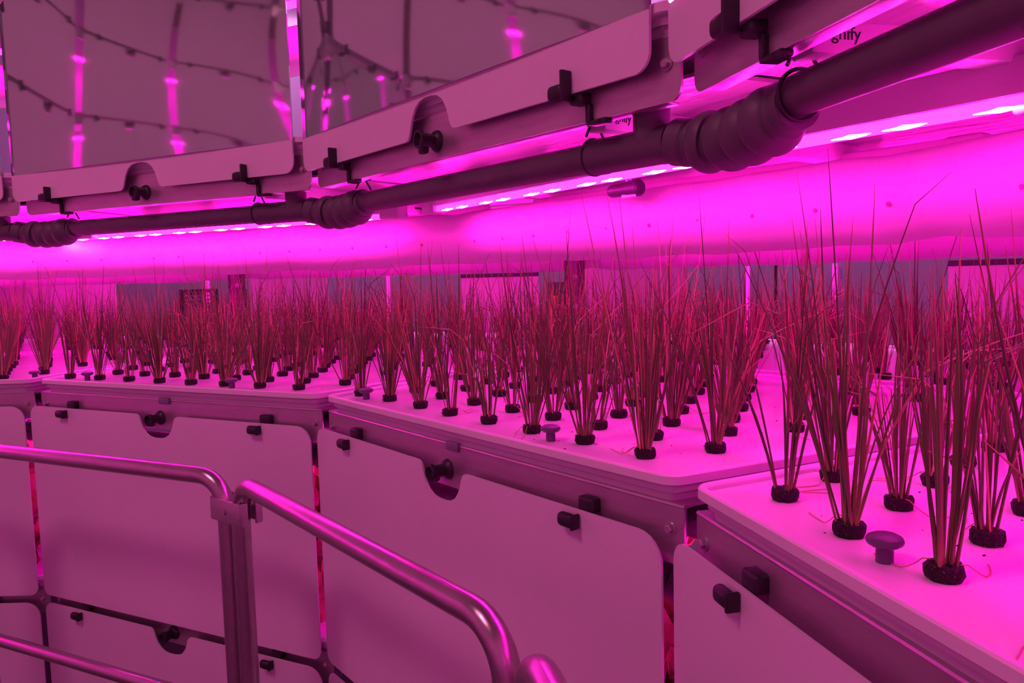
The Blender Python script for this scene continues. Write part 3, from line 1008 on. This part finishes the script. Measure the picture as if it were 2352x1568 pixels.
FIX = {(0, 3, 0, 7): 3, (0, 3, 0, 6): 0, (0, 3, 0, 5): 1, (0, 3, 0, 4): 4, (0, 3, 0, 3): 2, (0, 3, 0, 2): 5, (0, 3, 0, 1): 3, (0, 3, 0, 0): 4,
       (0, 3, 1, 8): 3, (0, 4, 0, 0): 6, (0, 4, 0, 1): 0, (0, 4, 0, 2): 7, (0, 4, 1, 0): 3}
for n, (dep, ring, i, r, k, cnt, p, inside) in enumerate(cands):
    kind = FIX.get((ring, i, r, k), rnd.choices(range(len(KINDS)), [5, 5, 3, 4, 4, 4, 2, 4, 3, 5])[0])
    rz = rnd.uniform(0, 2 * pi); sc = rnd.uniform(0.86, 1.08) * (0.80 if ring else 1.0)
    if n < 300:
        look = KINDS[kind][3]
        if ring == 0 and i in (1, 2, 3, 4):
            lab = '%s chives, %s from the left in the %s of the %s' % (look, ORD[k], ROWN[r], TRN[i]); g = 'chives in the %s' % TRN[i]
        elif ring == 0:
            lab = 'chives on the %s' % TRN[i]; g = lab
        else:
            lab = 'hazy chives in the back trays, behind the %s' % TRN[i]; g = lab
        t = thing('chive_plant', lab, 'plant', p, rz, g)
        part('peat_plug', PLUGS[n % 5], t)
        o = part('blades', VAR[kind * 2 + n % 2][0], t); o.scale = (sc, sc, sc)
        if n < 40 and rnd.random() < 0.55:
            part('root', ROOTS[n % 4], t, label='pale curling root')
    else:
        cntb, sp, h, look = KINDS[kind]
        vs, fs, dr = blade_set(5000 + n, int(cntb * 0.85), sp, h * 0.92, 3, 5, 0.0018, 0.16)
        c, s_ = cos(rz), sin(rz); base = len(rest_v)
        rest_v += [(p.x + (v.x * c - v.y * s_) * sc, p.y + (v.x * s_ + v.y * c) * sc, p.z + v.z * sc) for v in vs]
        rest_f += [tuple(q + base for q in f) for f in fs]; rest_d += dr
        rest_p.append(p)
if rest_v:
    o = solo('chives', blades_mesh('chives', rest_v, rest_f, rest_d), 'hazy mass of the farthest chives in the back trays below the grey wall', 'plants', kind='stuff')
    b = MB(1.0)
    for p in rest_p:
        b.lathe([(0.017, 0.0), (0.019, 0.006), (0.0185, 0.0155), (0, 0.0155)], 8, tuple(p))
    solo('peat_plugs', b.mesh('peat_plugs', M['peat']), 'dark peat plugs under the farthest hazy chives', 'plugs', kind='stuff')

# crumbs of peat on the boards
rnd = random.Random(5); b = MB(1.0)
for q in range(230):
    i = rnd.choice((2, 3, 3, 3, 4, 4, 4)); off = rnd.uniform(0.1, 2.4); a = AP + off
    p = at(i, rnd.uniform(-1.8, 1.7), a, BOARD_Z); r = rnd.uniform(0.0006, 0.0016)
    ax = rnd.uniform(0, pi)
    ring = [(p.x + r * (2 if q % 3 else 1) * cos(ax) * cos(t) - r * sin(ax) * sin(t), p.y + r * 1.5 * sin(ax) * cos(t) + r * cos(ax) * sin(t)) for t in (0, 1.05, 2.1, 3.14, 4.2, 5.2)]
    b.loops([[(x, y, p.z) for x, y in ring], [(p.x + (x - p.x) * 0.5, p.y + (y - p.y) * 0.5, p.z + r * 0.8) for x, y in ring]])
solo('peat_crumbs', b.mesh('peat_crumbs', M['peat'], False), 'tiny dark crumbs of peat scattered on the pale boards', 'crumbs', kind='stuff')

# ------------------------------------------------------------------ leafy greens on the tier below, seen through the slots between the white panels
def leafy_mesh(seed):
    rnd = random.Random(seed); vs, fs, dry = [], [], []
    for q in range(40):
        az = rnd.uniform(0, 2 * pi); L = rnd.uniform(0.05, 0.10); w = L * rnd.uniform(0.4, 0.7); tilt = rnd.uniform(0.1, 1.2)
        h0 = rnd.uniform(0.0, 0.36); nu, nv = 5, 7; base = len(vs); ph = rnd.uniform(0, 6)
        d = Vector((sin(tilt) * cos(az), sin(tilt) * sin(az), cos(tilt))); x = Vector((-sin(az), cos(az), 0)); up = x.cross(d)
        for j in range(nv):
            t = j / (nv - 1)
            for k in range(nu):
                u = 2 * k / (nu - 1) - 1
                ww = w * sin(pi * min(1, 0.12 + 0.8 * t)) ** 0.7
                ruf = 0.10 * L * sin(ph + 7 * t + 3 * u) * abs(u) - 0.25 * L * t * t
                p = d * (L * t) + x * (u * ww * 0.6) + up * ruf
                vs.append(Vector((0, 0, h0)) + p); dry.append(min(1, max(0, 0.6 - t)))
        for j in range(nv - 1):
            for k in range(nu - 1):
                a = base + j * nu + k; fs.append((a, a + 1, a + nu + 1, a + nu))
    return blades_mesh('leaves', vs, fs, dry, M['lettuce'])
LEAFY = [leafy_mesh(k) for k in range(4)]
def stalk():
    b = MB(1.0); b.tube([(0, 0, 0), (0.004, 0, 0.1), (0, 0.004, 0.36)], [0.006, 0.005, 0.003], 7)
    return b.mesh('stem', M['lettuce'])
SLOT = {1: 'slot beside the far left panel', 2: 'slot between the whole panel and the middle panel', 3: 'slot right of the big middle panel'}
for i in (1, 2, 3):
    n = 0
    for off in (0.30, 0.66, 1.04, 1.44, 1.86):
        for ds in (-0.42, 0.0, 0.36):
            s = 1.88 - 0.78 * off + ds
            if s > (AP + off) * TH - 0.22: continue
            t = thing('leafy_plant', 'leafy plant seen through the %s' % SLOT[i], 'plant', at(i, s, AP + off, BOARD_Z - TIER), rnd.uniform(0, 6),
                      'leafy plants in the %s' % SLOT[i])
            part('leaves', LEAFY[(n + i) % 4], t)
            part('stem', cached('stalk', stalk), t); n += 1

# ------------------------------------------------------------------ light
w = bpy.data.worlds.new('world'); scene.world = w; w.use_nodes = True
bg = w.node_tree.nodes['Background']
bg.inputs['Color'].default_value = (1.0, 0.07, 0.32, 1); bg.inputs['Strength'].default_value = 0.06
def area(name, loc, target, size, power, col, sy=None):
    l = bpy.data.lights.new(name, 'AREA'); l.energy = power; l.color = col
    l.shape = 'RECTANGLE'; l.size = size; l.size_y = sy or size
    o = bpy.data.objects.new(name, l); COL.objects.link(o); o.location = loc
    d = Vector(target) - Vector(loc); o.rotation_euler = d.to_track_quat('-Z', 'Y').to_euler()
    return o
area('aisle_ceiling_light', (CX, CY, EYE + 3.0), (CX, CY, 0), 0.9, 60, (1.0, 0.24, 0.51))
for i in (1, 2, 3):
    area('hall_wall_fill', at(i, 0, 18.3, 7.0), at(i, 0, 19.0, 0), 1.2, 40, (1.0, 0.34, 0.95), 0.3)  # unseen fill added to brighten the grey outer wall

scene.cycles.max_bounces = 7
scene.cycles.diffuse_bounces = 3
scene.cycles.glossy_bounces = 4
scene.cycles.caustics_reflective = False
scene.cycles.caustics_refractive = False
scene.view_settings.view_transform = 'Standard'
scene.view_settings.look = 'None'
scene.view_settings.exposure = 0.0
scene.view_settings.gamma = 1.0
scene.view_settings.use_curve_mapping = False
